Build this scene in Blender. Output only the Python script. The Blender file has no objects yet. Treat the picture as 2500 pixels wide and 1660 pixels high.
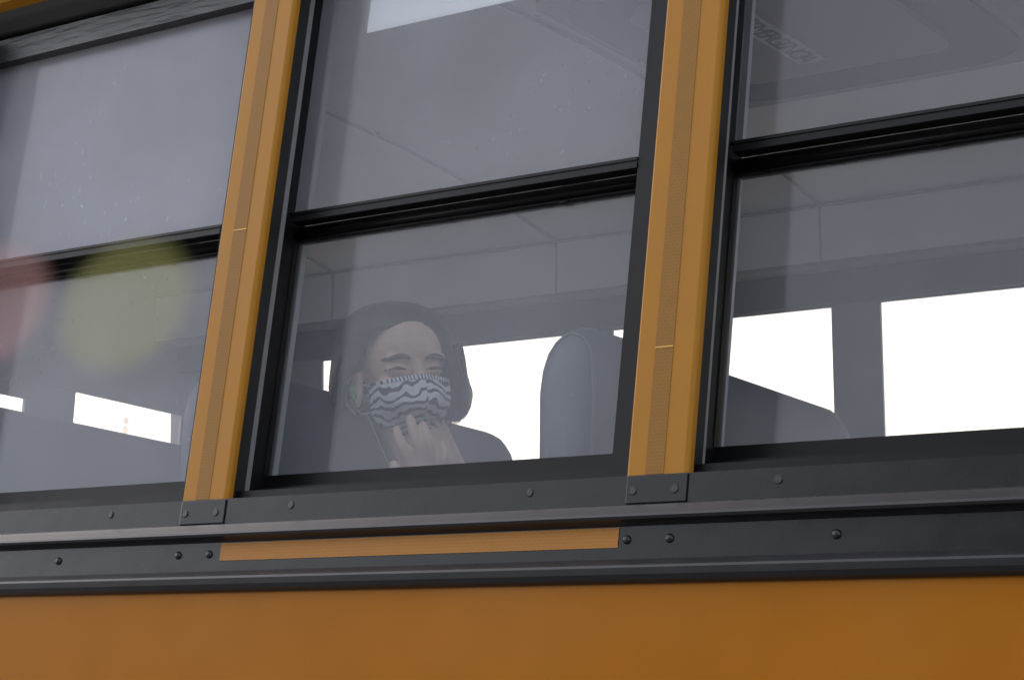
import bpy, bmesh, math, random
from mathutils import Vector, Matrix, noise
random.seed(7)
S = bpy.context.scene
C = bpy.data.collections.new("place"); S.collection.children.link(C)

# ------------------------------------------------------------ camera, sky, sun
A = math.radians(5.2)                       # inward lean of the bus side above the belt
cam_d = bpy.data.cameras.new("camera"); cam = bpy.data.objects.new("camera", cam_d); C.objects.link(cam)
Rv = Vector((0.8053, 0.5913, 0.0445)).normalized(); Fv = Vector((-0.5868, 0.7839, 0.2030))
Fv = (Fv - Rv*Fv.dot(Rv)).normalized(); Uv = Rv.cross(Fv)
m = Matrix((Rv, Uv, -Fv)).transposed().to_4x4(); m.translation = Vector((2.0303, -1.989, -0.3108))
cam.matrix_world = m
cam_d.sensor_width = 36.0; cam_d.lens = 36.0*5140.8/2500.0
cam_d.clip_start = 0.05; cam_d.clip_end = 3000
S.camera = cam

SUN_EL, SUN_AZ = math.radians(36), math.radians(-74)      # azimuth from +Y, towards -X
sd = Vector((math.sin(SUN_AZ)*math.cos(SUN_EL), math.cos(SUN_AZ)*math.cos(SUN_EL), math.sin(SUN_EL)))
W = bpy.data.worlds.new("World"); S.world = W; W.use_nodes = True
nt = W.node_tree; bg = nt.nodes['Background']; sky = nt.nodes.new('ShaderNodeTexSky')
sky.sky_type = 'NISHITA'; sky.sun_disc = False; sky.sun_elevation = SUN_EL; sky.sun_rotation = SUN_AZ
sky.air_density = 1.0; sky.dust_density = 3.0; sky.ozone_density = 1.0
hsv = nt.nodes.new('ShaderNodeHueSaturation'); hsv.inputs['Saturation'].default_value = .36
nt.links.new(sky.outputs[0], hsv.inputs['Color']); tn = nt.nodes.new('ShaderNodeVectorMath'); tn.operation = 'MULTIPLY'; tn.inputs[1].default_value = (1.03, 1.0, 1.0)
nt.links.new(hsv.outputs[0], tn.inputs[0]); nt.links.new(tn.outputs[0], bg.inputs[0]); bg.inputs[1].default_value = 0.15
sl = bpy.data.lights.new("sun", 'SUN'); sl.energy = 1.5; sl.angle = math.radians(12); sl.color = (1, .95, .88)
so = bpy.data.objects.new("sun", sl); C.objects.link(so); so.rotation_euler = sd.to_track_quat('Z', 'Y').to_euler()
S.view_settings.view_transform = 'Standard'; S.view_settings.look = 'None'
S.view_settings.exposure = 1.85; S.view_settings.gamma = 1.0
S.render.engine = 'CYCLES'
S.cycles.transparent_max_bounces = 24; S.cycles.max_bounces = 12

# ------------------------------------------------------------ materials
MATS = {}
def mat(name, col, rough=.5, metal=0., spec=.5, bump=None, var=None, coat=0., coat_rough=.05, sheen=0.):
    if name in MATS: return MATS[name]
    M = bpy.data.materials.new(name); M.use_nodes = True; n = M.node_tree.nodes; l = M.node_tree.links
    b = n['Principled BSDF']; b.inputs['Base Color'].default_value = (*col, 1)
    b.inputs['Roughness'].default_value = rough; b.inputs['Metallic'].default_value = metal
    b.inputs['Specular IOR Level'].default_value = spec
    b.inputs['Coat Weight'].default_value = coat; b.inputs['Coat Roughness'].default_value = coat_rough
    b.inputs['Sheen Weight'].default_value = sheen
    tc = n.new('ShaderNodeTexCoord')
    def ntex(scale, stretch=(1, 1, 1), detail=4):
        mp = n.new('ShaderNodeMapping'); mp.inputs['Scale'].default_value = stretch
        l.new(tc.outputs['Object'], mp.inputs[0])
        t = n.new('ShaderNodeTexNoise'); t.inputs['Scale'].default_value = scale; t.inputs['Detail'].default_value = detail
        l.new(mp.outputs[0], t.inputs['Vector']); return t
    if var:                                   # (scale, amount, stretch)
        t = ntex(var[0], var[2] if len(var) > 2 else (1, 1, 1))
        r = n.new('ShaderNodeMapRange'); r.inputs[1].default_value = .3; r.inputs[2].default_value = .7
        r.inputs[3].default_value = 1-var[1]; r.inputs[4].default_value = 1+var[1]; l.new(t.outputs[0], r.inputs[0])
        mx = n.new('ShaderNodeVectorMath'); mx.operation = 'SCALE'; mx.inputs[0].default_value = col
        l.new(r.outputs[0], mx.inputs['Scale']); l.new(mx.outputs[0], b.inputs['Base Color'])
        rr = n.new('ShaderNodeMapRange'); rr.inputs[3].default_value = rough*.8; rr.inputs[4].default_value = min(1, rough*1.25)
        l.new(t.outputs[0], rr.inputs[0]); l.new(rr.outputs[0], b.inputs['Roughness'])
    if bump:                                  # (scale, strength, distance, stretch)
        t = ntex(bump[0], bump[3] if len(bump) > 3 else (1, 1, 1), 3)
        bp = n.new('ShaderNodeBump'); bp.inputs['Strength'].default_value = bump[1]; bp.inputs['Distance'].default_value = bump[2]
        l.new(t.outputs[0], bp.inputs['Height']); l.new(bp.outputs[0], b.inputs['Normal'])
    MATS[name] = M; return M

YEL = (0.365, 0.156, 0.009)
m_yel = mat('school_bus_yellow', YEL, .5, spec=.2, coat=.05, coat_rough=.12, bump=(3.0, .25, .004), var=(14, .035))
m_panel = mat('yellow_side_paint', (.375, .128, .003), .42, spec=.15, coat=.45, coat_rough=.07, bump=(2.2, .3, .006), var=(9, .04))
m_blk = mat('satin_black_paint', (.008, .008, .009), .26, spec=.28, bump=(4.5, .35, .006, (1, 1, 1.5)), var=(30, .12))
m_rail = mat('rub_rail_black', (.018, .018, .021), .34, spec=.32, coat=.08, coat_rough=.12, bump=(4, .2, .003, (1, 1, 3)), var=(22, .1))
m_gut = mat('black_rubber', (.008, .008, .008), .6, var=(40, .2))
m_frame = mat('black_anodised_frame', (.006, .006, .0068), .42, spec=.2, var=(35, .12), bump=(60, .08, .001))
m_bead = mat('grey_weather_strip', (.20, .20, .21), .55, var=(40, .1))
m_tape = mat('amber_reflective_tape', (.25, .118, .022), .55, spec=.2, var=(60, .04))
m_seat = mat('blue_grey_vinyl', (.055, .064, .092), .5, bump=(220, .3, .0015), var=(12, .1))
m_pip = mat('vinyl_piping', (.06, .07, .095), .5)
m_ceil = mat('cream_ceiling_paint', (.84, .86, .91), .45, var=(5, .04))
m_rib = mat('grey_seam_strip', (.45, .46, .50), .5)
m_inn = mat('grey_inner_panel', (.40, .41, .44), .55, var=(6, .08))
m_hat = mat('dark_hatch_frame', (.07, .08, .11), .5)
m_hat2 = mat('hatch_plate_paint', (.34, .34, .37), .5, var=(7, .06))
m_skin = mat('skin', (.80, .58, .50), .5, spec=.4, var=(60, .06), bump=(180, .15, .0006))
m_hair = mat('black_hair', (.010, .008, .009), .42, bump=(60, .6, .002, (9, 9, .7)))
m_brow = mat('dark_brow_hair', (.13, .095, .085), .6)
m_coat = mat('charcoal_jacket_cloth', (.05, .052, .058), .9, bump=(350, .4, .001), sheen=.3)
m_cord = mat('white_elastic', (.62, .62, .60), .7)
m_pap = mat('white_paper', (.88, .89, .90), .8, var=(6, .02))
m_green = mat('green_plastic', (.06, .42, .10), .4)
m_lens = mat('eye_surface', (.55, .53, .50), .2); m_iris = mat('dark_iris', (.02, .012, .008), .2)
m_floor = mat('dark_rubber_floor', (.05, .05, .055), .8)
m_asph = mat('asphalt_surface', (.055, .055, .057), .9, bump=(60, .5, .01), var=(3, .2))
m_wood = mat('woodland_foliage', (.05, .07, .035), .9, var=(.2, .4))
m_dent = mat('black_rivet_paint', (.012, .012, .013), .34)
m_yel.node_tree.nodes  # keep

def glass_mat(name, seed, f0=.014, dust_veil=.155, tint=.985, hue=(1, 1.01, 1)):
    M = bpy.data.materials.new(name); M.use_nodes = True; n = M.node_tree.nodes; l = M.node_tree.links
    n.remove(n['Principled BSDF']); out = n['Material Output']
    def N(t, **k):
        x = n.new(t)
        for a, b in k.items(): setattr(x, a, b)
        return x
    def math_(op, a, b=None):
        x = N('ShaderNodeMath', operation=op)
        for i, v in enumerate((a, b)):
            if v is None: continue
            if isinstance(v, (int, float)): x.inputs[i].default_value = v
            else: l.new(v, x.inputs[i])
        return x.outputs[0]
    geo = N('ShaderNodeNewGeometry'); dt = N('ShaderNodeVectorMath', operation='DOT_PRODUCT')
    l.new(geo.outputs['Incoming'], dt.inputs[0]); l.new(geo.outputs['True Normal'], dt.inputs[1])
    c = math_('ABSOLUTE', dt.outputs['Value']); om = math_('SUBTRACT', 1.0, c)
    f = math_('ADD', math_('MULTIPLY', math_('POWER', om, 5.0), 1-f0), f0)
    tr = N('ShaderNodeBsdfTransparent'); tr.inputs[0].default_value = (tint*hue[0], min(1, tint*hue[1]), tint*hue[2], 1)
    gl = N('ShaderNodeBsdfGlossy'); gl.inputs['Roughness'].default_value = .03; gl.inputs[0].default_value = (1, 1, 1, 1)
    mx = N('ShaderNodeMixShader'); l.new(f, mx.inputs[0]); l.new(tr.outputs[0], mx.inputs[1]); l.new(gl.outputs[0], mx.inputs[2])
    tc = N('ShaderNodeTexCoord')
    mp = N('ShaderNodeMapping'); l.new(tc.outputs['Object'], mp.inputs[0]); mp.inputs['Location'].default_value = (seed, seed*.7, 0)
    big = N('ShaderNodeTexNoise'); big.inputs['Scale'].default_value = 4.5; big.inputs['Detail'].default_value = 2; l.new(mp.outputs[0], big.inputs[0])
    mp2 = N('ShaderNodeMapping'); l.new(tc.outputs['Object'], mp2.inputs[0]); mp2.inputs['Scale'].default_value = (1.3, 1, .8); mp2.inputs['Rotation'].default_value = (0, .7, 0)
    fine = N('ShaderNodeTexNoise'); fine.inputs['Scale'].default_value = 70; fine.inputs['Detail'].default_value = 3; l.new(mp2.outputs[0], fine.inputs[0])
    r1 = N('ShaderNodeMapRange'); r1.inputs[1].default_value = .25; r1.inputs[2].default_value = .75; r1.inputs[3].default_value = .85; r1.inputs[4].default_value = 1.15; r1.interpolation_type = 'SMOOTHSTEP'; l.new(big.outputs[0], r1.inputs[0])
    r2 = N('ShaderNodeMapRange'); r2.inputs[1].default_value = .66; r2.inputs[2].default_value = .80; r2.inputs[3].default_value = 0; r2.inputs[4].default_value = 1.2; l.new(fine.outputs[0], r2.inputs[0])
    patch = N('ShaderNodeMapRange'); patch.inputs[1].default_value = .42; patch.inputs[2].default_value = .78; patch.interpolation_type = 'SMOOTHSTEP'; l.new(big.outputs[0], patch.inputs[0])
    dsum = math_('ADD', r1.outputs[0], math_('MULTIPLY', r2.outputs[0], patch.outputs[0]))
    dfac = math_('MULTIPLY', dsum, dust_veil)
    dif = N('ShaderNodeBsdfDiffuse'); dif.inputs[0].default_value = (.74, .75, .87, 1)  # pale veil: real dust plus the sky's reflection put into the colour
    trl = N('ShaderNodeBsdfTranslucent'); trl.inputs[0].default_value = (.76, .76, .81, 1)
    dm = N('ShaderNodeMixShader'); dm.inputs[0].default_value = .5; l.new(dif.outputs[0], dm.inputs[1]); l.new(trl.outputs[0], dm.inputs[2])
    fin = N('ShaderNodeMixShader'); l.new(dfac, fin.inputs[0]); l.new(mx.outputs[0], fin.inputs[1]); l.new(dm.outputs[0], fin.inputs[2])
    l.new(fin.outputs[0], out.inputs[0]); return M
m_glass = glass_mat('dust_veil_window_glass', 0.0)
m_glass_far = glass_mat('far_window_glass', 3.1, .04, .02, .78, (1, .955, .87))

def disc_mat(name, col, r0=.08, r1=.132, k=.10):
    M = bpy.data.materials.new(name); M.use_nodes = True; n = M.node_tree.nodes; l = M.node_tree.links
    n.remove(n['Principled BSDF']); tc = n.new('ShaderNodeTexCoord'); ln = n.new('ShaderNodeVectorMath'); ln.operation = 'LENGTH'
    l.new(tc.outputs['Object'], ln.inputs[0]); r = n.new('ShaderNodeMapRange'); r.interpolation_type = 'SMOOTHSTEP'
    r.inputs[1].default_value = r0; r.inputs[2].default_value = r1; r.inputs[3].default_value = k; r.inputs[4].default_value = 0
    l.new(ln.outputs['Value'], r.inputs[0])
    t = n.new('ShaderNodeBsdfTransparent'); d = n.new('ShaderNodeBsdfDiffuse'); d.inputs[0].default_value = (*col, 1)
    mx = n.new('ShaderNodeMixShader'); l.new(r.outputs[0], mx.inputs[0]); l.new(t.outputs[0], mx.inputs[1]); l.new(d.outputs[0], mx.inputs[2])
    l.new(mx.outputs[0], n['Material Output'].inputs[0]); return M

def tape_pattern(M, ax, rot=0):              # fine rows of dashes woven in the reflective tape
    n = M.node_tree.nodes; l = M.node_tree.links; b = n['Principled BSDF']
    tc = n.new('ShaderNodeTexCoord'); sp = n.new('ShaderNodeSeparateXYZ'); l.new(tc.outputs['Object'], sp.inputs[0])
    cb = n.new('ShaderNodeCombineXYZ'); l.new(sp.outputs[0], cb.inputs[0]); l.new(sp.outputs[2], cb.inputs[1])
    br = n.new('ShaderNodeTexBrick'); l.new(cb.outputs[0], br.inputs['Vector']); br.inputs['Scale'].default_value = 1
    br.inputs['Brick Width'].default_value = .0075; br.inputs['Row Height'].default_value = .0042; br.inputs['Mortar Size'].default_value = .0006
    br.inputs['Mortar Smooth'].default_value = .6
    br.inputs['Color1'].default_value = (.985, .985, .985, 1); br.inputs['Color2'].default_value = (1.0, 1.0, 1.0, 1); br.inputs['Mortar'].default_value = (1.16, 1.16, 1.12, 1)
    src = b.inputs['Base Color'].links[0].from_socket
    s = n.new('ShaderNodeVectorMath'); s.operation = 'MULTIPLY'; l.new(src, s.inputs[0]); l.new(br.outputs[0], s.inputs[1]); l.new(s.outputs[0], b.inputs['Base Color'])
tape_pattern(m_tape, (1, .05, 1))
m_tape_b = mat('bright_amber_tape', (.38, .165, .034), .5, spec=.2, var=(25, .04)); tape_pattern(m_tape_b, (.6, .05, 1.2))

# ------------------------------------------------------------ helpers
def Wp(x, n, u):                              # side-wall frame: along, inward, up the leaning wall
    return Vector((x, n*math.cos(A)+u*math.sin(A), -n*math.sin(A)+u*math.cos(A)))
def Tp(x, y, z): return Vector((x, y, z))
def Fp(x, n, u):                              # opposite wall, mirrored
    v = Wp(x, n, u); return Vector((v.x, 2.206-v.y, v.z))
class MB:
    def __init__(s): s.bm = bmesh.new()
    def box(s, x0, x1, n0, n1, u0, u1, T=Wp):
        v = [s.bm.verts.new(T(x, n, u)) for x in (x0, x1) for n in (n0, n1) for u in (u0, u1)]
        for q in ((0, 1, 3, 2), (4, 6, 7, 5), (0, 4, 5, 1), (2, 3, 7, 6), (0, 2, 6, 4), (1, 5, 7, 3)): s.bm.faces.new([v[i] for i in q])
        return s
    def prism(s, prof, x0, x1, T=Wp, cap=True, smooth=False):     # closed (n,u) profile swept along x
        a = [s.bm.verts.new(T(x0, n, u)) for n, u in prof]; b = [s.bm.verts.new(T(x1, n, u)) for n, u in prof]; k = len(prof)
        for i in range(k):
            f = s.bm.faces.new((a[i], a[(i+1) % k], b[(i+1) % k], b[i])); f.smooth = smooth
        if cap: s.bm.faces.new(a[::-1]); s.bm.faces.new(b)
        return s
    def prismu(s, prof, u0, u1, T=Wp, smooth=False):              # closed (x,n) profile swept up u
        a = [s.bm.verts.new(T(x, n, u0)) for x, n in prof]; b = [s.bm.verts.new(T(x, n, u1)) for x, n in prof]; k = len(prof)
        for i in range(k):
            f = s.bm.faces.new((a[i], a[(i+1) % k], b[(i+1) % k], b[i])); f.smooth = smooth
        s.bm.faces.new(a[::-1]); s.bm.faces.new(b); return s
    def tube(s, pts, rad, seg=8, closed_ends=True):
        pts = [Vector(p) for p in pts]; rings = []
        for i, p in enumerate(pts):
            d = (pts[min(i+1, len(pts)-1)]-pts[max(i-1, 0)]).normalized()
            a = d.orthogonal().normalized() if i == 0 else (a - d*a.dot(d)).normalized()
            b = d.cross(a); r = rad[i] if hasattr(rad, '__len__') else rad
            rings.append([s.bm.verts.new(p+(a*math.cos(t)+b*math.sin(t))*r) for t in [2*math.pi*j/seg for j in range(seg)]])
        for i in range(len(rings)-1):
            for j in range(seg):
                f = s.bm.faces.new((rings[i][j], rings[i][(j+1) % seg], rings[i+1][(j+1) % seg], rings[i+1][j])); f.smooth = True
        if closed_ends: s.bm.faces.new(rings[0][::-1]); s.bm.faces.new(rings[-1])
        return s
    def ell(s, c, r, M3=None, seg=20):
        c = Vector(c); nr = seg//2+1
        def pt(a, b_):
            v = Vector((r[0]*math.sin(a)*math.cos(b_), r[1]*math.sin(a)*math.sin(b_), r[2]*math.cos(a)))
            return c+(M3 @ v if M3 else v)
        new = s.bm.verts.new; top = new(pt(0, 0)); bot = new(pt(math.pi, 0))
        rg = [[new(pt(math.pi*i/nr, 2*math.pi*j/seg)) for j in range(seg)] for i in range(1, nr)]
        for j in range(seg):
            k = (j+1) % seg
            s.bm.faces.new((top, rg[0][j], rg[0][k])).smooth = True; s.bm.faces.new((bot, rg[-1][k], rg[-1][j])).smooth = True
            for i in range(len(rg)-1): s.bm.faces.new((rg[i][j], rg[i+1][j], rg[i+1][k], rg[i][k])).smooth = True
        return s
    def capsule(s, a, b, ra, rb, seg=14):
        a = Vector(a); b = Vector(b); k = 6
        s.tube([a.lerp(b, i/k) for i in range(k+1)], [ra+(rb-ra)*i/k for i in range(k+1)], seg); s.ell(a, (ra,)*3, seg=seg); s.ell(b, (rb,)*3, seg=seg); return s
    def build(s, name, material, parent=None, bevel=0, seg=2):
        bm = s.bm; bmesh.ops.recalc_face_normals(bm, faces=bm.faces[:])
        if bevel: bmesh.ops.bevel(bm, geom=bm.edges[:], offset=bevel, segments=seg, profile=.6, affect='EDGES', clamp_overlap=True)
        me = bpy.data.meshes.new(name); bm.to_mesh(me); bm.free(); me.materials.append(material)
        o = bpy.data.objects.new(name, me); C.objects.link(o)
        if parent: adopt(o, parent)
        return o
def world_of(o):
    M = o.matrix_basis.copy() if not o.parent else world_of(o.parent) @ o.matrix_parent_inverse @ o.matrix_basis
    return M
def adopt(o, p): o.parent = p; o.matrix_parent_inverse = world_of(p).inverted()
def tag(o, label, cat, group=None, kind=None):
    if label: o['label'] = label
    if cat: o['category'] = cat
    if group: o['group'] = group
    if kind: o['kind'] = kind
    return o
def empty(name, loc, label, cat, group=None):
    o = bpy.data.objects.new(name, None); C.objects.link(o); o.location = loc; o.empty_display_size = .1
    return tag(o, label, cat, group)
def copy_part(o, parent, dx):
    c = o.copy(); C.objects.link(c); pi = o.matrix_parent_inverse.copy(); c.parent = parent; c.matrix_parent_inverse = pi
    if dx: c.location = o.location + Vector((dx, 0, 0))
    for ch in [k for k in o.children]: copy_part(ch, c, 0)
    return c
def remesh(o, vox, smooth=4):
    md = o.modifiers.new('r', 'REMESH'); md.mode = 'VOXEL'; md.voxel_size = vox; md.use_smooth_shade = True
    sm = o.modifiers.new('s', 'SMOOTH'); sm.iterations = smooth; sm.factor = .5
    me = bpy.data.meshes.new_from_object(o.evaluated_get(bpy.context.evaluated_depsgraph_get()))
    mt = o.data.materials[0]; o.modifiers.clear(); o.data = me; me.materials.clear(); me.materials.append(mt)
    for p in me.polygons: p.use_smooth = True
    return o

P = .711
# ------------------------------------------------------------ setting
g = MB(); g.box(-1500, 1500, -1500, 1500, -2.35, -2.05, Tp)
tag(g.build('ground', m_asph), None, None, kind='structure')
# a far belt of woodland on the photographer's side (seen only mirrored in the paint)
b = MB()
for i in range(520):
    a = math.radians(150+random.random()*175); d = 85+random.random()*25
    r = 3+random.random()*3
    b.ell((d*math.cos(a), d*math.sin(a)-2, -2.05+r*(.5+.7*random.random())), (r, r, r*(1+.5*random.random())), seg=8)
for i in range(420):                         # unseen tree mass, added nearer the bus to darken reflections at right
    x = -8.5+abs(random.gauss(0, 9)); y = -17-random.random()*5; r = .6+random.random()*1.2
    b.ell((x+1.5, y, -2.05+random.random()**.8*(9.3+1.2*math.sin(x*.9))), (r, r, r), seg=8)
tag(b.build('woodland', m_wood), None, None, kind='stuff')

# ------------------------------------------------------------ the bus
bus = empty('school_bus', (0.7, 1.1, -2.05), 'yellow school bus seen close from its side, black window frames and rub rails', 'bus')
X0, X1 = -2.25, 3.75
pan = MB()
yb = Wp(0, 0, -.09)
pan.prism([(0.0, -.030), (yb.y, yb.z+.02), (yb.y, -.9), (yb.y+.06, -.9), (.09, -.05)], X0, X1, Tp)
pan.build('side_panel', m_panel, bus)
MB().prism([(yb.y-.022, -.56), (yb.y-.022, -.60), (yb.y-.003, -.615), (yb.y-.003, -.545)], X0, X1, Tp).build('lower_rub_rail', m_blk, bus)
MB().box(X0, X1, yb.y+.005, yb.y+.07, -1.6, -.903, Tp).build('skirt_panel', m_panel, bus)
# black belt: trim strip, upper rail, band, lower rail
MB().box(X0, X1, -.002, .08, -.012, .031).build('belt_trim', m_blk, bus)
MB().box(X0, X1, -.002, .08, -.075, -.0125).build('belt_band', m_blk, bus)
MB().prism([(-.003, -.0025), (-.0060, -.0045), (-.0165, -.0165), (-.0175, -.0195), (-.0155, -.0225), (-.008, -.0245), (-.003, -.0275)], X0, X1, smooth=False).build('rub_rail', m_rail, bus)
MB().prism([(-.003, -.0655), (-.0055, -.067), (-.0135, -.0745), (-.0145, -.0775), (-.0135, -.085), (-.009, -.0905), (-.003, -.0935)], X0, X1).build('rub_rail', m_rail, bus)
# header, gutter, roof
hd = MB().box(X0, X1, .050, .0685, .797, .838); hd.box(X0, X1, .0690, .1120, .829, .860)
hd.build('window_header', mat('header_satin_black', (.030, .031, .034), .42, bump=(9, .8, .006, (1, 1, 7)), var=(12, .12)), bus)
gt = MB(); pr = [(.056, .842), (.046, .848), (.030, .852), (.018, .858), (.006, .864), (-.004, .868), (-.004, .875), (.02, .88), (.06, .88)]
gt.prism(pr, X0, X1, smooth=True).build('rain_gutter', mat('gutter_black', (.035, .035, .036), .5, bump=(5, .3, .004)), bus)
def roof_prof():
    o = []
    for i in range(0, 25):
        t = i/24*math.pi; yy = 1.103-1.045*math.cos(t)*(1 if True else 1); zz = .885+.20*math.sin(t)**1.3
        o.append((yy, zz))
    return o
rp = roof_prof(); rf = MB()
rp = [(-.004+.0755, .866), (-.008+.0755, .874), (-.008+.0755, .884), (.0755, .890)] + rp[1:-1] + [(2.13, .890), (2.135, .87)]
inner = [(y*.985+.016, z-.008) for y, z in rp][::-1]
rf.prism(rp+inner, X0, X1, Tp); rf.build('roof', m_yel, bus)

# ceiling liner with seams
cp = [(.199, .828), (.202, .90), (.206, .955), (.5, 1.005), (.8, 1.03), (1.103, 1.038)]
cpf = cp + [(2.206-y, z) for y, z in cp[:-1]][::-1]
ce = MB(); ce.prism(cpf + [(y, z+.012) for y, z in cpf[::-1]], X0+.05, X1-.05, Tp); ceil = ce.build('ceiling', m_ceil, bus)
for k in range(-2, 5):
    x = -.125+P*k; sm = MB()
    off = [(y, z-.004) for y, z in cpf]
    sm.prism(off + [(y, z-.001) for y, z in cpf[::-1]], x-.0035, x+.0035, Tp)
    for y in (.35, .62, .9, 1.3, 1.7): sm.ell((x+.016, y, [zz for yy, zz in cpf if yy >= y][0]-.004), (.008, .008, .004), seg=8)
    sm.build('roof_seam', m_rib, ceil)
for (y, z) in ((.206, .955), (2.0, .955)):
    MB().box(X0+.05, X1-.05, y-.006, y+.006, z-.006, z-.001, Tp).build('cove_joint', m_rib, ceil)

# pillars of the near side
def make_pillar():
    q = MB(); w = .083
    prof = [(.0, .004), (.0015, .0), (.004, -.0015)] + [(w-.0055, -.0015), (w-.0035, -.0009), (w-.0018, .0004), (w-.0006, .0022), (w-.0001, .0045), (w, .0065), (w, .010), (.001, .010), (0, .008)]
    q.prismu(prof, .0312, .838, smooth=False); o = q.build('window_pillar', m_yel, bus)
    MB().box(.0265, .0510, -.0020, -.0016, .0314, .8375).build('reflective_strip', m_tape, o)
    MB().box(.0008, .0790, .0105, .0340, .0312, .838).build('pillar_backing', m_gut, o)
    return o
def seam(par, u):
    MB().box(.0265, .0510, -.0026, -.0023, u, u+.0012).build('tape_joint', mat('tape_joint_yellow', (.70, .42, .06), .5), par)
pil = make_pillar()
for k in range(-3, 6):
    o = pil if k == 0 else copy_part(pil, bus, k*P)
sj = [c for c in bus.children if c.name.startswith('window_pillar')]
bpy.context.view_layer.update()
def joint_at(k, u):
    par = [c for c in sj if abs(c.location.x-sj[0].location.x-k*P) < .01][0]
    o = MB().box(.0265+k*P, .0510+k*P, -.0024, -.0021, u, u+.0014).build('tape_joint', mat('tape_joint_yellow', (.70, .42, .06), .5)); adopt(o, par)
joint_at(0, .411); joint_at(1, .181); joint_at(1, .655)
# end caps over the pillar feet
cap = MB().box(.004, .085, -.0040, -.0022, -.002, .030).build('pillar_foot_cover', m_blk, bus, bevel=.001)
for k in list(range(-3, 0))+list(range(1, 6)): copy_part(cap, bus, k*P)
# rivets
def rivet(x, u, kind, s=1):
    s *= .85
    q = MB(); n0 = -.0025 if kind != 'cap' else -.0044
    prof = [(0.0075, 0), (.0070, -.0012), (.0048, -.0028), (.002, -.0034)] if kind == 'dome' else [(.0062, 0), (.0052, -.0012), (.0045, -.0007), (.003, -.0012)]
    seg = 16; rings = []
    for r, h in prof: rings.append([q.bm.verts.new(Wp(x+r*s*math.cos(2*math.pi*j/seg), n0+h, u+r*s*math.sin(2*math.pi*j/seg))) for j in range(seg)])
    for i in range(len(rings)-1):
        for j in range(seg): q.bm.faces.new((rings[i][j], rings[i][(j+1) % seg], rings[i+1][(j+1) % seg], rings[i+1][j])).smooth = True
    q.bm.faces.new(rings[-1]); q.build('rivet', m_dent, bus)
for k in range(-1, 3):
    for x, u in ((.2, .0177), (.578, .0175)): rivet(x+k*P, u, 'flat')
    for x in (.0135, .0690): rivet(x+k*P, .0128, 'cap')
    for x in (.0095, .0665): rivet(x+k*P, -.043, 'dome', .85)
    if k in (-1, 1): rivet(.274+k*P+ (.213 if k == -1 else 0), -.045, 'dome', .85)
MB().box(.0869, .7092, -.0030, -.0021, -.0520, -.0290).build('belt_reflective_tape', m_tape_b, bus)

# windows of the near side
def make_window():
    f = MB(); X2 = .690
    f.box(.028, .060, .014, .101, .034, .828); f.box(.0602, .068, .014, .0746, .4545, .828); f.box(.0602, .068, .014, .0600, .0460, .4544)                     # left jamb
    f.box(.648, .712, .0602, .112, .034, .828)                     # right jamb
    f.box(.672, .712, .037, .0600, .0457, .828)
    f.box(.0605, .7115, .018, .060, .0315, .0455)                    # sill steps
    f.box(.0605, .6473, .061, .112, .0320, .0600)
    w = f.build('window', m_frame, bus)
    MB().box(.0682, .0725, .029, .050, .050, .8275).build('weather_strip', m_bead, w, bevel=.001)
    MB().box(.0682, .6478, .0700, .0740, .4535, .828).build('upper_glass', m_glass_u, w)
    MB().box(.0604, .6478, .0950, .0990, .0840, .4230).build('lower_glass', m_glass, w)
    mr = MB(); mr.box(.0735, .6475, .0600, .0780, .4385, .4530)
    mr.box(.0735, .6475, .0585, .0598, .4490, .4530); mr.box(.0735, .6475, .0585, .0598, .4387, .4462)
    mr.build('upper_sash_rail', m_frame, w)
    lr = MB(); lr.box(.0610, .6475, .0880, .1060, .4215, .4420)
    for sx, sr in ((.11, .004), (.33, .003), (.52, .0045)): lr.ell(Wp(sx, .088, .4205), (sr*1.8, .002, sr*.7), seg=10)
    lr.tube([Wp(.0615, .0840, .4285), Wp(.647, .0840, .4285)], .0042, 10); lr.build('lower_sash_rail', m_frame, w)
    ls = MB(); ls.box(.0604, .0612, .0850, .1010, .0610, .4212); ls.box(.6410, .6478, .0850, .1060, .0610, .4212)
    ls.box(.0614, .6408, .0870, .1060, .0610, .0835); ls.box(.0614, .6408, .0845, .0868, .0610, .0690)
    ls.build('lower_sash', m_frame, w)
    lt = MB(); lt.box(.46, .57, .1070, .1180, .458, .468); lt.box(.49, .54, .1185, .1240, .455, .472); lt.build('latch', mat('latch_grey', (.45, .45, .48), .4), w, bevel=.0015)
    return w
m_glass_ll = glass_mat('dust_veil_lower_glass', 2.3, .016, .25); m_glass_u = glass_mat('dust_veil_upper_glass', 7.7, .014, .23); m_glass_l = glass_mat('strong_veil_glass', 5.3, .016, .38); m_glass_r = glass_mat('weak_veil_glass', 9.7, .014, .12)  # veil strengths imitate the sky reflection over the dust
win = make_window()
for k in range(-3, 5):
    if k:
        c = copy_part(win, bus, k*P)
        for g_ in c.children:  # veil set per pane: painted sky reflection, stronger at left
            if k == -1 and 'lower_glass' in g_.name: g_.data = g_.data.copy(); g_.data.materials[0] = m_glass_ll; continue
            if 'glass' in g_.name and k in (-1, 1): g_.data = g_.data.copy(); g_.data.materials[0] = m_glass_l if k == -1 else m_glass_r
# inner lining of the near side
ln = MB(); ln.box(X0+.05, X1-.05, .085, .113, -1.0, .0305)
for k in range(-3, 6): ln.box(k*P-.08, k*P+.052, .1125, .122, .033, .8285)
ln.box(X0+.05, X1-.05, .1125, .122, .829, .93)
ln.build('inner_wall', m_inn, bus)

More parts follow.
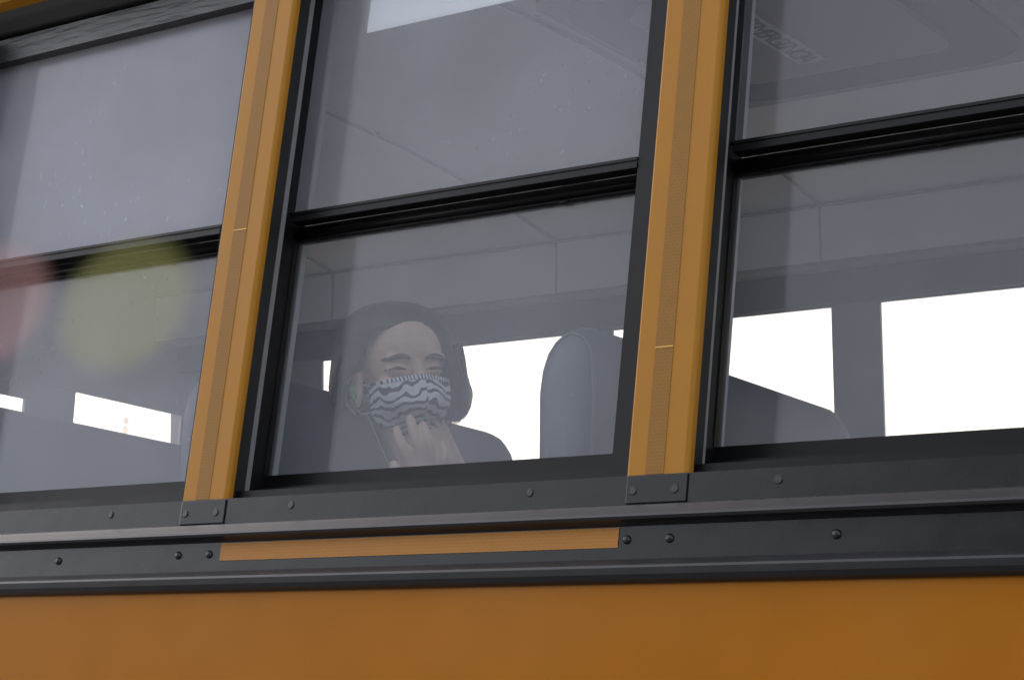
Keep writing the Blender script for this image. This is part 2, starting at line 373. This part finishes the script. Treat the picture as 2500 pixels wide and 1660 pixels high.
# opposite side
fw = MB()
fw.box(X0, X1, 0, .11, -1.0, .055, Fp)
fw.box(X0, X1, .0, .008, .757, .835, Fp); fw.box(X0, X1, .0, .1125, .8355, .98, Fp)
edges = [(-2.25, -1.683)] + [(-1.584+k*P, -1.4635+k*P) for k in range(0, 8)]
for a_, b_ in edges: fw.box(a_, min(b_, X1), 0, .008, .0553, .7568, Fp)
far = fw.build('opposite_wall', m_inn, bus)
MB().box(X0+.05, X1-.05, .0085, .030, .762, .8350, Fp).build('wall_header', mat('header_panel_grey', (.13, .14, .17), .5, var=(8, .1)), bus)
for i in range(len(edges)-1):
    a_, b_ = edges[i][1], edges[i+1][0]
    MB().box(a_+.0005, b_-.0005, .002, .006, .056, .756, Fp).build('opposite_glass', m_glass_far, bus)

# rear end wall with three windows
rw = MB(); XR = -2.2
ys = [(.10, .16), (.47, .65), (1.573, 1.74), (2.135, 2.17)]
for a_, b_ in ys: rw.box(XR-.012, XR, a_, b_, .0, .64, Tp)
rw.box(XR-.012, XR, .08, 2.17, .6405, 1.03, Tp); rw.box(XR-.012, XR, .04, 2.2, -1.2, -.0005, Tp)
rw.box(XR-.012, XR, .651, 1.5725, .592, .64, Tp)
rear = rw.build('rear_wall', m_inn, bus)
for a_, b_ in ((.165, .465), (.655, 1.568), (1.745, 2.13)): MB().box(XR-.008, XR-.005, a_, b_, .001, .59 if a_ == .655 else .639, Tp).build('rear_glass', m_glass_far, rear)
# small round decals on the rear glass
dq = MB()
for zz in (.568, .592): dq.tube([(XR-.0045, 1.93, zz), (XR-.0035, 1.93, zz)], .011, 14)
dq.build('glass_decal', disc_mat('faded_pink_print', (.9, .55, .45), 5.0, 6.0, .35), rear)
fl = MB().box(X0, X1, .06, 2.15, -1.0, -.95, Tp); fl.build('floor', m_floor, bus)
fr = MB(); fr.box(X1-.05, X1, .04, 2.2, -1.2, .05, Tp); fr.box(X1-.05, X1, .08, 2.17, .75, 1.03, Tp); fr.box(X1-.05, X1, .04, .2, .05, .75, Tp); fr.box(X1-.05, X1, 2.0, 2.2, .05, .75, Tp)
fr.build('front_wall', m_inn, bus)

# roof hatch
def rrect(x0, x1, y0, y1, r, n=8):
    o = []
    for cx, cy, a0 in ((x1-r, y1-r, 0), (x0+r, y1-r, 90), (x0+r, y0+r, 180), (x1-r, y0+r, 270)):
        for i in range(n+1): a = math.radians(a0+90*i/n); o.append((cx+r*math.cos(a), cy+r*math.sin(a)))
    return o
def slab(loop, z0, z1, q=None):
    q = q or MB(); a = [q.bm.verts.new((x, y, z0)) for x, y in loop]; b = [q.bm.verts.new((x, y, z1)) for x, y in loop]; k = len(loop)
    for i in range(k): q.bm.faces.new((a[i], a[(i+1) % k], b[(i+1) % k], b[i]))
    q.bm.faces.new(a[::-1]); q.bm.faces.new(b); return q
HX0, HX1, HY0, HY1 = -.02, .66, .74, 1.42
hat = slab(rrect(HX0, HX1, HY0, HY1, .05), .985, 1.03).build('roof_hatch', mat('hatch_flange_grey', (.30, .30, .33), .5), bus)
slab(rrect(HX0+.02, HX1-.02, HY0+.02, HY1-.03, .12), .981, .9848).build('hatch_frame', m_hat, hat)
slab(rrect(HX0+.13, HX1-.12, HY0+.10, HY1-.155, .05), .970, .9808).build('hatch_plate', m_hat2, hat)
q = MB(); q.tube([(.175+.05*math.cos(t*.4), 1.03+.05*math.sin(t*.4), .969) for t in range(17)], .0025, 6); q.build('latch_ring', m_hat2, hat)
lb = MB().box(.262, .318, .80, 1.20, .9675, .9698, Tp).build('hatch_label', mat('label_plate', (.75, .75, .72), .5), hat)
cu = bpy.data.curves.new('txt', 'FONT'); cu.body = "SALIDA DE EMERGENCIA"; cu.size = .052; cu.extrude = .0004; cu.space_character = .66
to = bpy.data.objects.new('tmp', cu); C.objects.link(to)
me = bpy.data.meshes.new_from_object(to.evaluated_get(bpy.context.evaluated_depsgraph_get())); bpy.data.objects.remove(to)
xs = [v.co.x for v in me.vertices]; kx = .385/(max(xs)-min(xs)); mn = min(xs)
for v in me.vertices: x, y, z = v.co; v.co = Vector((.270+y*1.12, .808+(x-mn)*kx, .9670-z))
me.materials.clear(); me.materials.append(mat('label_ink', (.16, .17, .20), .5)); tx = bpy.data.objects.new('label_writing', me); C.objects.link(tx); adopt(tx, hat)

# seats
def make_seat():
    st = MB(); rings = []; y0, y1, rr = .140, .885, .062
    prof = [(0, -.50), (.004, -.20), (.002, .05), (0, .20), (-.006, .240), (-.018, .256), (-.034, .262), (-.046, .259), (-.058, .250), (-.068, .236), (-.075, .215), (-.078, .185), (-.074, .08), (-.066, -.20), (-.062, -.50)]
    ys_ = [0, .004, .012, .024, .040, .062, .12, .25, .37]; ys_ = [y0+v for v in ys_] + [y1-v for v in ys_[::-1]]
    for y in ys_:
        d = min(y-y0, y1-y); k = max(0, rr-d); drop = rr-math.sqrt(max(0, rr*rr-k*k)); e = max(0, .024-d); ins = .024-math.sqrt(max(0, .024**2-e*e))
        dimple = 0
        rings.append([st.bm.verts.new((-.037+(x+.037)*(1-ins/.038), y, z-(drop*min(1, z/.2) if z > 0 else 0))) for x, z in prof])
    for i in range(len(rings)-1):
        for j in range(len(prof)-1): st.bm.faces.new((rings[i][j], rings[i][j+1], rings[i+1][j+1], rings[i+1][j])).smooth = True
    st.bm.faces.new(rings[0]); st.bm.faces.new(rings[-1][::-1])
    s = st.build('seat_back', m_seat, bus)
    q = MB()
    q.tube([(-.037+(x+.037)*1.02, y0+.020, z-(rr-math.sqrt(rr*rr-.042**2))*min(1, max(0, z)/.2)+.001) for x, z in prof], .0026, 6)
    q.build('seat_piping', m_pip, s)
    c = MB().box(.002, .40, .14, .88, -.64, -.50, Tp).build('seat_cushion', m_seat, s, bevel=.04, seg=4)
    return s
seat = make_seat()
def shift(o, d):
    c = copy_part(o, bus, d[0]); c.location = o.location + Vector(d); return c
SX = .552
for i in range(-3, 4):
    for dy in (0, 1.185):
        if i == 0 and dy == 0: continue
        shift(seat, (i*.64 if i < 1 else i*.73, dy, 0))
seat_first = SX
for c in [c for c in bus.children if c.name.startswith('seat_back')]: c.location.x += SX

# ------------------------------------------------------------ paper, discs
pp = MB(); k = P
n0 = .0755
xs = [.1455+.30*i/10*1.9 for i in range(11)]
pp.box(.155, .60, n0+.001, n0+.0022, .718, .795)
tag(pp.build('paper_sheet', m_pap), 'plain white paper sheet inside the top of the middle window', 'paper')
def disc(name, x, u, r, M, label):  # thin tinted disc added to imitate a round glow of stray light
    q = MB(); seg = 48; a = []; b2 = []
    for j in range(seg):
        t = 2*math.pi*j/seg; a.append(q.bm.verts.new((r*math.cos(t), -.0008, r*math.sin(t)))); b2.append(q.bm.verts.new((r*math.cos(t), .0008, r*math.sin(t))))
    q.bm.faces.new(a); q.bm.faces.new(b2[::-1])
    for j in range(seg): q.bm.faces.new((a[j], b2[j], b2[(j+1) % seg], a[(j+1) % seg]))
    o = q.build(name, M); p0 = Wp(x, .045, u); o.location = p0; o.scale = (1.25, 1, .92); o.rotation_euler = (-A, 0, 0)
    return tag(o, label, 'sticker')  # category only: the disc stands in for a glow of stray light
kk = 1.0
disc('glow_disc', -.2265, .3435, .134, disc_mat('yellow_glow_film', (.66, .64, .22)), 'large yellow green glow of stray light, built as a see-through round film over the left window and its middle rail')
disc('glow_disc', -.531, .372, .134, disc_mat('pink_glow_film', (.92, .50, .46)), 'pink glow of stray light, built as a see-through round film at the left edge of the photo')

# ------------------------------------------------------------ person
HC = Vector((-.112, .585, .327))              # eye-level centre of the head
Tv = -Vector((-.636, .735, .198)).normalized()  # towards the onlooker
Ul = (Vector((.0852, -.1896, .9782))); Ul = (Ul - Tv*Ul.dot(Tv)).normalized(); Rl = Ul.cross(Tv)
ML = Matrix((Rl, Ul, Tv)).transposed()        # local: right, up, towards onlooker
def L(x, y, t): return HC + ML @ Vector((x, y, t))
PSI = math.radians(17)
def H(x, y, z):                               # head frame: right, up(z), forward(y), turned to the right
    y2 = y; xr = x*math.cos(PSI) + y2*math.sin(PSI); tr = -x*math.sin(PSI) + y2*math.cos(PSI)
    return L(xr-.004, z, tr-.085)
H3 = Matrix(((H(1, 0, 0)-H(0, 0, 0)), (H(0, 1, 0)-H(0, 0, 0)), (H(0, 0, 1)-H(0, 0, 0)))).transposed()
hb = MB()
hb.ell(H(0, .002, .022), (.072, .090, .084), H3, 32)
hb.ell(H(0, .045, .035), (.060, .050, .055), H3, 24)
hb.ell(H(0, .028, -.045), (.057, .058, .066), H3, 24)
hb.ell(H(0, .058, -.092), (.026, .024, .020), H3)
for s in (-1, 1):
    hb.ell(H(.033*s, .056, -.034), (.026, .026, .026), H3)
    hb.ell(H(.033*s, .074, -.001), (.0155, .0135, .011), H3)
    hb.ell(H(.028*s, .078, .019), (.024, .012, .0075), H3)
hb.capsule(H(0, .088, .006), H(0, .112, -.034), .0085, .0125)
nb = H(0, -.04, -.19) + Vector((.11, -.03, 0))
hb.capsule(H(0, -.012, -.04), nb, .051, .056)
# shoulders, torso, arms (the bus faces +x, the head is turned to the window)
hb.ell(nb+Vector((.0, .0, -.10)), (.105, .19, .085)); hb.ell(nb+Vector((.01, 0, -.28)), (.12, .165, .20)); hb.ell(nb+Vector((.02, 0, -.50)), (.13, .17, .16))
hb.capsule(nb+Vector((0, -.165, -.10)), nb+Vector((.06, -.20, -.36)), .052, .043)
hb.capsule(nb+Vector((0, .165, -.10)), nb+Vector((.03, .20, -.36)), .052, .043)
# hand: local metres about the eye centre
T0 = .075
def hl(x, y, t=0): return L(x*.96+.001, y*.96-.011, T0+t)
wr = hl(.030, -.240, -.005)
hb.capsule(nb+Vector((.06, -.20, -.36)), wr, .040, .025)
hb.ell(hl(.037, -.178), (.036, .040, .014), ML, 20); hb.ell(hl(.030, -.205), (.031, .028, .015), ML, 20)
fingers = [((.010, -.148), (-.004, -.118), (-.012, -.100), (-.0150, -.088), .0088),
           ((.028, -.143), (.018, -.108), (.011, -.085), (.0078, -.071), .0090),
           ((.045, -.145), (.040, -.113), (.034, -.094), (.0290, -.081), .0087),
           ((.062, -.156), (.064, -.135), (.064, -.121), (.0625, -.112), .0075)]
for a0, a1, a2, a3, r in fingers:
    p = [hl(*a0, .000), hl(*a1, .010), hl(*a2, .008), hl(*a3, .002)]
    hb.capsule(p[0], p[1], r*1.08, r); hb.capsule(p[1], p[2], r, r*.93); hb.capsule(p[2], p[3], r*.93, r*.82)
    hb.capsule(hl(a0[0]*.8+.008, -.175), p[0], .012, r*1.1)
tp = [hl(.018, -.195, .006), hl(-.004, -.172, .012), hl(-.016, -.156, .010), hl(-.019, -.146, .008)]
hb.capsule(tp[0], tp[1], .0125, .0105); hb.capsule(tp[1], tp[2], .0105, .0095); hb.capsule(tp[2], tp[3], .0095, .0085)
# legs, seated
for s in (-1, 1):
    hb.capsule(nb+Vector((.03, .09*s, -.60)), nb+Vector((.42, .10*s, -.57)), .078, .058)
    hb.capsule(nb+Vector((.42, .10*s, -.57)), nb+Vector((.40, .10*s, -.98)), .055, .038)
    hb.capsule(nb+Vector((.38, .10*s, -1.00)), nb+Vector((.54, .10*s, -1.025)), .038, .03)
# ear seen on the left of the face
ec = H(-.076, .000, -.036)
hb.ell(ec, (.010, .020, .030), H3); person = hb.build('person', m_skin); remesh(person, .0026, 3)
# soften eye sockets
inv = H3.inverted(); h0 = H(0, 0, 0)
for v in person.data.vertices:
    p = inv @ (v.co-h0)
    if p.y > .05 and -.03 < p.z < .04:
        for s in (-1, 1):
            d = ((p.x-.030*s)/.017)**2+((p.z-.0085)/.0065)**2; v.co -= H3 @ Vector((0, .0035*math.exp(-d), 0))
            d = ((p.x-.016*s)/.009)**2+((p.z-.004)/.010)**2; v.co -= H3 @ Vector((0, .005*math.exp(-d), 0))
            d = ((p.x-.032*s)/.016)**2+((p.z+.013)/.004)**2; v.co -= H3 @ Vector((0, .0022*math.exp(-d), 0))
    d = ((p.x+.079)/.006)**2+((p.z+.034)/.018)**2+((p.y+.002)/.011)**2
    if d < 6: v.co += H3 @ Vector((.0055*math.exp(-d*1.2), 0, 0))
tag(person, 'seated person with black bob and zebra print mask raising a hand at the middle window', 'person')
# eyes: narrow smiling slits, lashes and brows on the surface
from mathutils.bvhtree import BVHTree
bvh = BVHTree.FromPolygons([v.co[:] for v in person.data.vertices], [p.vertices[:] for p in person.data.polygons])
fwd = (H(0, 1, 0)-H(0, 0, 0)).normalized()
def onface(x, z, off=.0):
    o = H(x, .25, z); h = bvh.ray_cast(o, -fwd)
    return (h[0] if h[0] else H(x, .08, z)) + fwd*off
br = MB(); la = MB(); ey = MB()
for s in (-1, 1):
    pts = [onface(s*(.013+.040*t), .0170+.0038*math.sin(math.pi*min(1, t*1.15))-.003*t*t, .0006) for t in [i/9 for i in range(10)]]
    br.tube(pts, [.0014+.0034*math.sin(math.pi*(.12+.86*i/9)) for i in range(10)], 7)
    pts = [onface(s*(.0175+.031*t), -.0015+.0042*math.sin(math.pi*t)-.002*t, .0004) for t in [i/9 for i in range(10)]]
    la.tube(pts, [.0010+.0012*math.sin(math.pi*(.1+.85*i/9)) for i in range(10)], 6)
    pts = [onface(s*(.022+.020*t), -.0015+.0012*math.sin(math.pi*t), .0000) for t in [i/5 for i in range(6)]]
    ey.tube(pts, [.0008, .0016, .0021, .0021, .0016, .0008], 6)
br.build('eyebrows', m_brow, person); la.build('eyelashes', m_brow, person); ey.build('eyes', m_iris, person)

# mask
def maskpt(s, v, off=0):
    a = abs(s); zt = -.009-.017*a**1.3; zb = -.112+.036*a**1.6
    z = zt+(zb-zt)*v
    yc = .113+.020*math.sin(math.pi*min(1, v*1.25))**1.0*(1 if v < .8 else 1) - .040*max(0, v-.45)**1.4*2.0
    y = yc-(yc-.040)*(a**2.6) - .004*a
    x = (.066-.004*v)*math.sin(s*math.pi/2*.92)/math.sin(math.pi/2*.92)*(1.0)
    # soft folds
    y += .0015*math.sin(v*19+3*s)*(1-a)+.0012*math.sin(9*s+5*v)
    return H(x, y+off, z)
def sheet(fn, nu, nv, th, name, M, par):
    q = MB(); g1 = [[q.bm.verts.new(fn(-1+2*i/nu, j/nv, 0)) for j in range(nv+1)] for i in range(nu+1)]
    g2 = [[q.bm.verts.new(fn(-1+2*i/nu, j/nv, -th)) for j in range(nv+1)] for i in range(nu+1)]
    for i in range(nu):
        for j in range(nv):
            for g_ in (g1, g2): q.bm.faces.new((g_[i][j], g_[i+1][j], g_[i+1][j+1], g_[i][j+1])).smooth = True
    for i in range(nu):
        for j in (0, nv): q.bm.faces.new((g1[i][j], g1[i+1][j], g2[i+1][j], g2[i][j]))
    for j in range(nv):
        for i in (0, nu): q.bm.faces.new((g1[i][j], g1[i][j+1], g2[i][j+1], g2[i][j]))
    return q.build(name, M, par)
mask = sheet(maskpt, 44, 30, .0015, 'face_mask', None or m_cord, person)
def put_uv(o, fn_inv=None):
    at = o.data.attributes.new('cloth', 'FLOAT_VECTOR', 'POINT')
    for i, v in enumerate(o.data.vertices):
        p = inv @ (v.co-h0); at.data[i].vector = (p.x, p.y, p.z)
put_uv(mask)
def zebra(name, vertical=False):
    M = bpy.data.materials.new(name); M.use_nodes = True; n = M.node_tree.nodes; l = M.node_tree.links; b = n['Principled BSDF']
    at = n.new('ShaderNodeAttribute'); at.attribute_name = 'cloth'
    sp = n.new('ShaderNodeSeparateXYZ'); l.new(at.outputs['Vector'], sp.inputs[0])
    def mm(op, a, b_=None, c_=None):
        x = n.new('ShaderNodeMath'); x.operation = op
        for i, v in enumerate((a, b_, c_)):
            if v is None: continue
            if isinstance(v, (int, float)): x.inputs[i].default_value = v
            else: l.new(v, x.inputs[i])
        return x.outputs[0]
    ns = n.new('ShaderNodeTexNoise'); ns.inputs['Scale'].default_value = 29; ns.inputs['Detail'].default_value = 1.5
    mp = n.new('ShaderNodeMapping'); mp.inputs['Scale'].default_value = (1.2, .8, 1.0); l.new(at.outputs['Vector'], mp.inputs[0]); l.new(mp.outputs[0], ns.inputs['Vector'])
    if vertical: ph = mm('MULTIPLY_ADD', sp.outputs[0], 2*math.pi/.0056, mm('MULTIPLY', ns.outputs[0], 9.0))
    else:
        bend = mm('MULTIPLY', mm('ABSOLUTE', mm('ADD', sp.outputs[0], -.004)), .35)
        ph = mm('MULTIPLY_ADD', mm('ADD', sp.outputs[2], bend), 2*math.pi/.0148, mm('MULTIPLY', ns.outputs[0], 16.0))
        ph = mm('ADD', ph, mm('MULTIPLY', mm('GREATER_THAN', sp.outputs[0], .003), 2.4))
    si = mm('SINE', ph); r = n.new('ShaderNodeMapRange'); r.inputs[1].default_value = .22; r.inputs[2].default_value = .42; l.new(si, r.inputs[0])
    mx = n.new('ShaderNodeMix'); mx.data_type = 'RGBA'; mx.inputs[6].default_value = (.78, .80, .96, 1); mx.inputs[7].default_value = (.026, .026, .080, 1)
    l.new(r.outputs[0], mx.inputs[0]); l.new(mx.outputs[2], b.inputs['Base Color']); b.inputs['Roughness'].default_value = .85
    return M
mask.data.materials.clear(); mask.data.materials.append(zebra('zebra_print_cloth'))
hem = sheet(lambda s, v, o: maskpt(s*.985, -.01+.075*v, .0012+o), 44, 3, .001, 'mask_hem', zebra('zebra_hem_cloth', True), mask); put_uv(hem)
# ear loops and hanging cord
q = MB(); q.tube([maskpt(-1, .08, .001), H(-.074, .024, -.026), H(-.083, .004, -.012), H(-.090, -.018, -.030), H(-.088, -.018, -.062), H(-.078, .0, -.076)], .0013, 6)
q.tube([maskpt(-.98, .9, .001), H(-.072, .018, -.075), H(-.085, -.010, -.062)], .0011, 6); q.build('ear_loop', m_cord, mask)
q = MB(); q.tube([L(-.062, -.070, .01), L(-.052, -.090, .02), L(-.040, -.120, .03), L(-.026, -.150, .04), L(-.018, -.19, .05)], .0011, 6); q.build('cord', mat('grey_cord', (.30, .30, .27), .7), person)
q = MB(); q.capsule(H(-.085, .016, -.046), H(-.090, .018, -.034), .0055, .0035, 10); q.capsule(H(-.087, .018, -.046), H(-.084, .022, -.058), .003, .0022, 8); q.build('earbud', m_green, person)

# hair, lofted between the outer outline and the hairline
OUT = [(-.112, -.062), (-.121, -.036), (-.119, -.005), (-.115, .026), (-.109, .050), (-.100, .071), (-.082, .090), (-.055, .103), (-.020, .108), (.015, .106), (.040, .098), (.060, .086), (.076, .064), (.084, .043), (.089, .022), (.098, .000), (.108, -.020), (.1145, -.048), (.106, -.076), (.090, -.088)]
INN = [(-.097, -.050), (-.094, -.032), (-.084, -.010), (-.066, .010), (-.060, .030), (-.055, .043), (-.049, .054), (-.039, .061), (-.022, .065), (.003, .067), (.020, .065), (.036, .060), (.049, .050), (.058, .037), (.065, .022), (.070, .006), (.074, -.018), (.078, -.045), (.075, -.068), (.066, -.086)]
def spl(pts, t):
    f = t*(len(pts)-1); i = min(int(f), len(pts)-2); f -= i
    p = [Vector(pts[max(0, min(len(pts)-1, i+j))]) for j in (-1, 0, 1, 2)]
    return .5*((2*p[1])+(p[2]-p[0])*f+(2*p[0]-5*p[1]+4*p[2]-p[3])*f*f+(3*p[1]-p[0]-3*p[2]+p[3])*f**3)
hm = MB(); NU = 150; NV = 26; rows = []
for i in range(NU+1):
    t = i/NU; o = spl(OUT, t); n_ = spl(INN, t); row = []; side = abs(t-.45)/.55
    ti = -.008-.054*side**1.5; jit = 1+.010*noise.noise(Vector((t*60, 0, 0)))
    for j in range(NV+1):
        w = j/NV
        if w < .5:
            a = w/.5; q2 = n_.lerp(o, math.sin(a*math.pi/2)**1.0); tt = ti+(-.100-ti)*(1-math.cos(a*math.pi/2)); q2 = q2*(1+ (jit-1)*a)
        else:
            a = (w-.5)/.5; q2 = o*jit*math.cos(a*math.pi/2); q2 = Vector((q2.x-.0, q2.y if o.y > -.02 else o.y*(.4+.6*math.cos(a*math.pi/2)))); tt = -.100-.085*math.sin(a*math.pi/2)
        gr = .0012*noise.noise(Vector((t*90, w*2, 3)))
        row.append(hm.bm.verts.new(L(q2.x, q2.y, tt+gr)))
    rows.append(row)
for i in range(NU):
    for j in range(NV): hm.bm.faces.new((rows[i][j], rows[i+1][j], rows[i+1][j+1], rows[i][j+1])).smooth = True
hair = hm.build('hair', m_hair, person)
md = hair.modifiers.new('s', 'SOLIDIFY'); md.thickness = .004; md.offset = 0
hs = MB()
for i in range(520):
    if i < 230:                                # image-left lock, thin with gaps
        x = -.121+.024*random.random(); z0 = .035*random.random(); zl = -.045-.030*random.random()**1.5 + max(0, (x+.10))*.2
    elif i < 520:
        x = .064+.050*random.random(); z0 = .04-.03*random.random(); zl = -.082-.016*random.random()+(x-.085)*.3
    t0 = -.10+.05*random.random(); dx = random.uniform(-.004, .004); cv = -.012 if x > 0 else .004
    ps = []
    for j in range(6):
        a = j/5; ps.append(L(x*(.86+.14*math.sin(a*1.7))+dx*a+cv*a**3*(1 if x > 0 else random.random())*(x/.1 if x > 0 else 1), z0+(zl-z0)*a, t0+.01*math.sin(a*2+i)))
    hs.tube(ps, [.0010, .0010, .0009, .0008, .0006, .0002], 4)
for i in range(260):                            # surface strands over the crown
    t = .12+.76*random.random(); w0 = random.random()*.30; ps = []
    for j in range(8):
        w = w0+(.10+.25*random.random()*0+.22)*j/7; o = spl(OUT, t+.02*(j/7)*random.choice((0, 1))*0); n_ = spl(INN, t); side = abs(t-.45)/.55; ti = -.008-.054*side**1.5
        a = min(1, w/.5); q2 = n_.lerp(o, math.sin(a*math.pi/2)); tt = ti+(-.100-ti)*(1-math.cos(a*math.pi/2)); ps.append(L(q2.x*1.008, q2.y*1.008, tt+.002))
    hs.tube(ps, [.0005]*8, 4)
for i in range(45):                            # loose hairs leaving the outline
    t = random.random(); o = spl(OUT, t); d = o.normalized(); tg = Vector((-d.y, d.x))*random.choice((-1, 1)); q0 = o*.97; ln_ = .010+.012*random.random(); k_ = .0008+.0012*random.random()
    hs.tube([L(*(q0+tg*ln_*j/4+d*k_*math.sin(j/4*2.6)*2), -.10) for j in range(5)], [.0005, .0005, .0004, .0003, .0002], 4)
hs.build('hair_strands', m_hair, hair)

# jacket over torso and sleeves
jk = MB()
jk.ell(nb+Vector((.0, .0, -.095)), (.118, .205, .092)); jk.ell(nb+Vector((.01, 0, -.28)), (.135, .185, .21)); jk.ell(nb+Vector((.02, 0, -.46)), (.145, .185, .14))
jk.capsule(nb+Vector((0, -.175, -.10)), nb+Vector((.06, -.20, -.36)), .068, .058); jk.capsule(nb+Vector((0, .175, -.10)), nb+Vector((.03, .20, -.36)), .068, .058)
jk.capsule(nb+Vector((.06, -.20, -.36)), wr.lerp(nb+Vector((.06, -.20, -.36)), .28), .058, .040)
jk.tube([nb+Vector((.062*math.cos(t), .068*math.sin(t), -.028)) for t in [2*math.pi*i/20 for i in range(21)]], .017, 10)
jk.build('jacket', m_coat, person); remesh(bpy.data.objects['jacket'], .006, 4)
tr = MB()
for s in (-1, 1):
    tr.capsule(nb+Vector((.03, .09*s, -.60)), nb+Vector((.42, .10*s, -.57)), .088, .068); tr.capsule(nb+Vector((.42, .10*s, -.57)), nb+Vector((.40, .10*s, -.95)), .065, .05)
tr.build('trousers', mat('dark_denim', (.03, .04, .07), .9), person); remesh(bpy.data.objects['trousers'], .008, 3)

# seat the person: a slightly smaller build, forward of the seat back
G = .92; NC = Vector((.0597, .3790, .2762))
person.matrix_basis = Matrix.Translation(NC) @ Matrix.Scale(G, 4) @ Matrix.Translation(-HC)
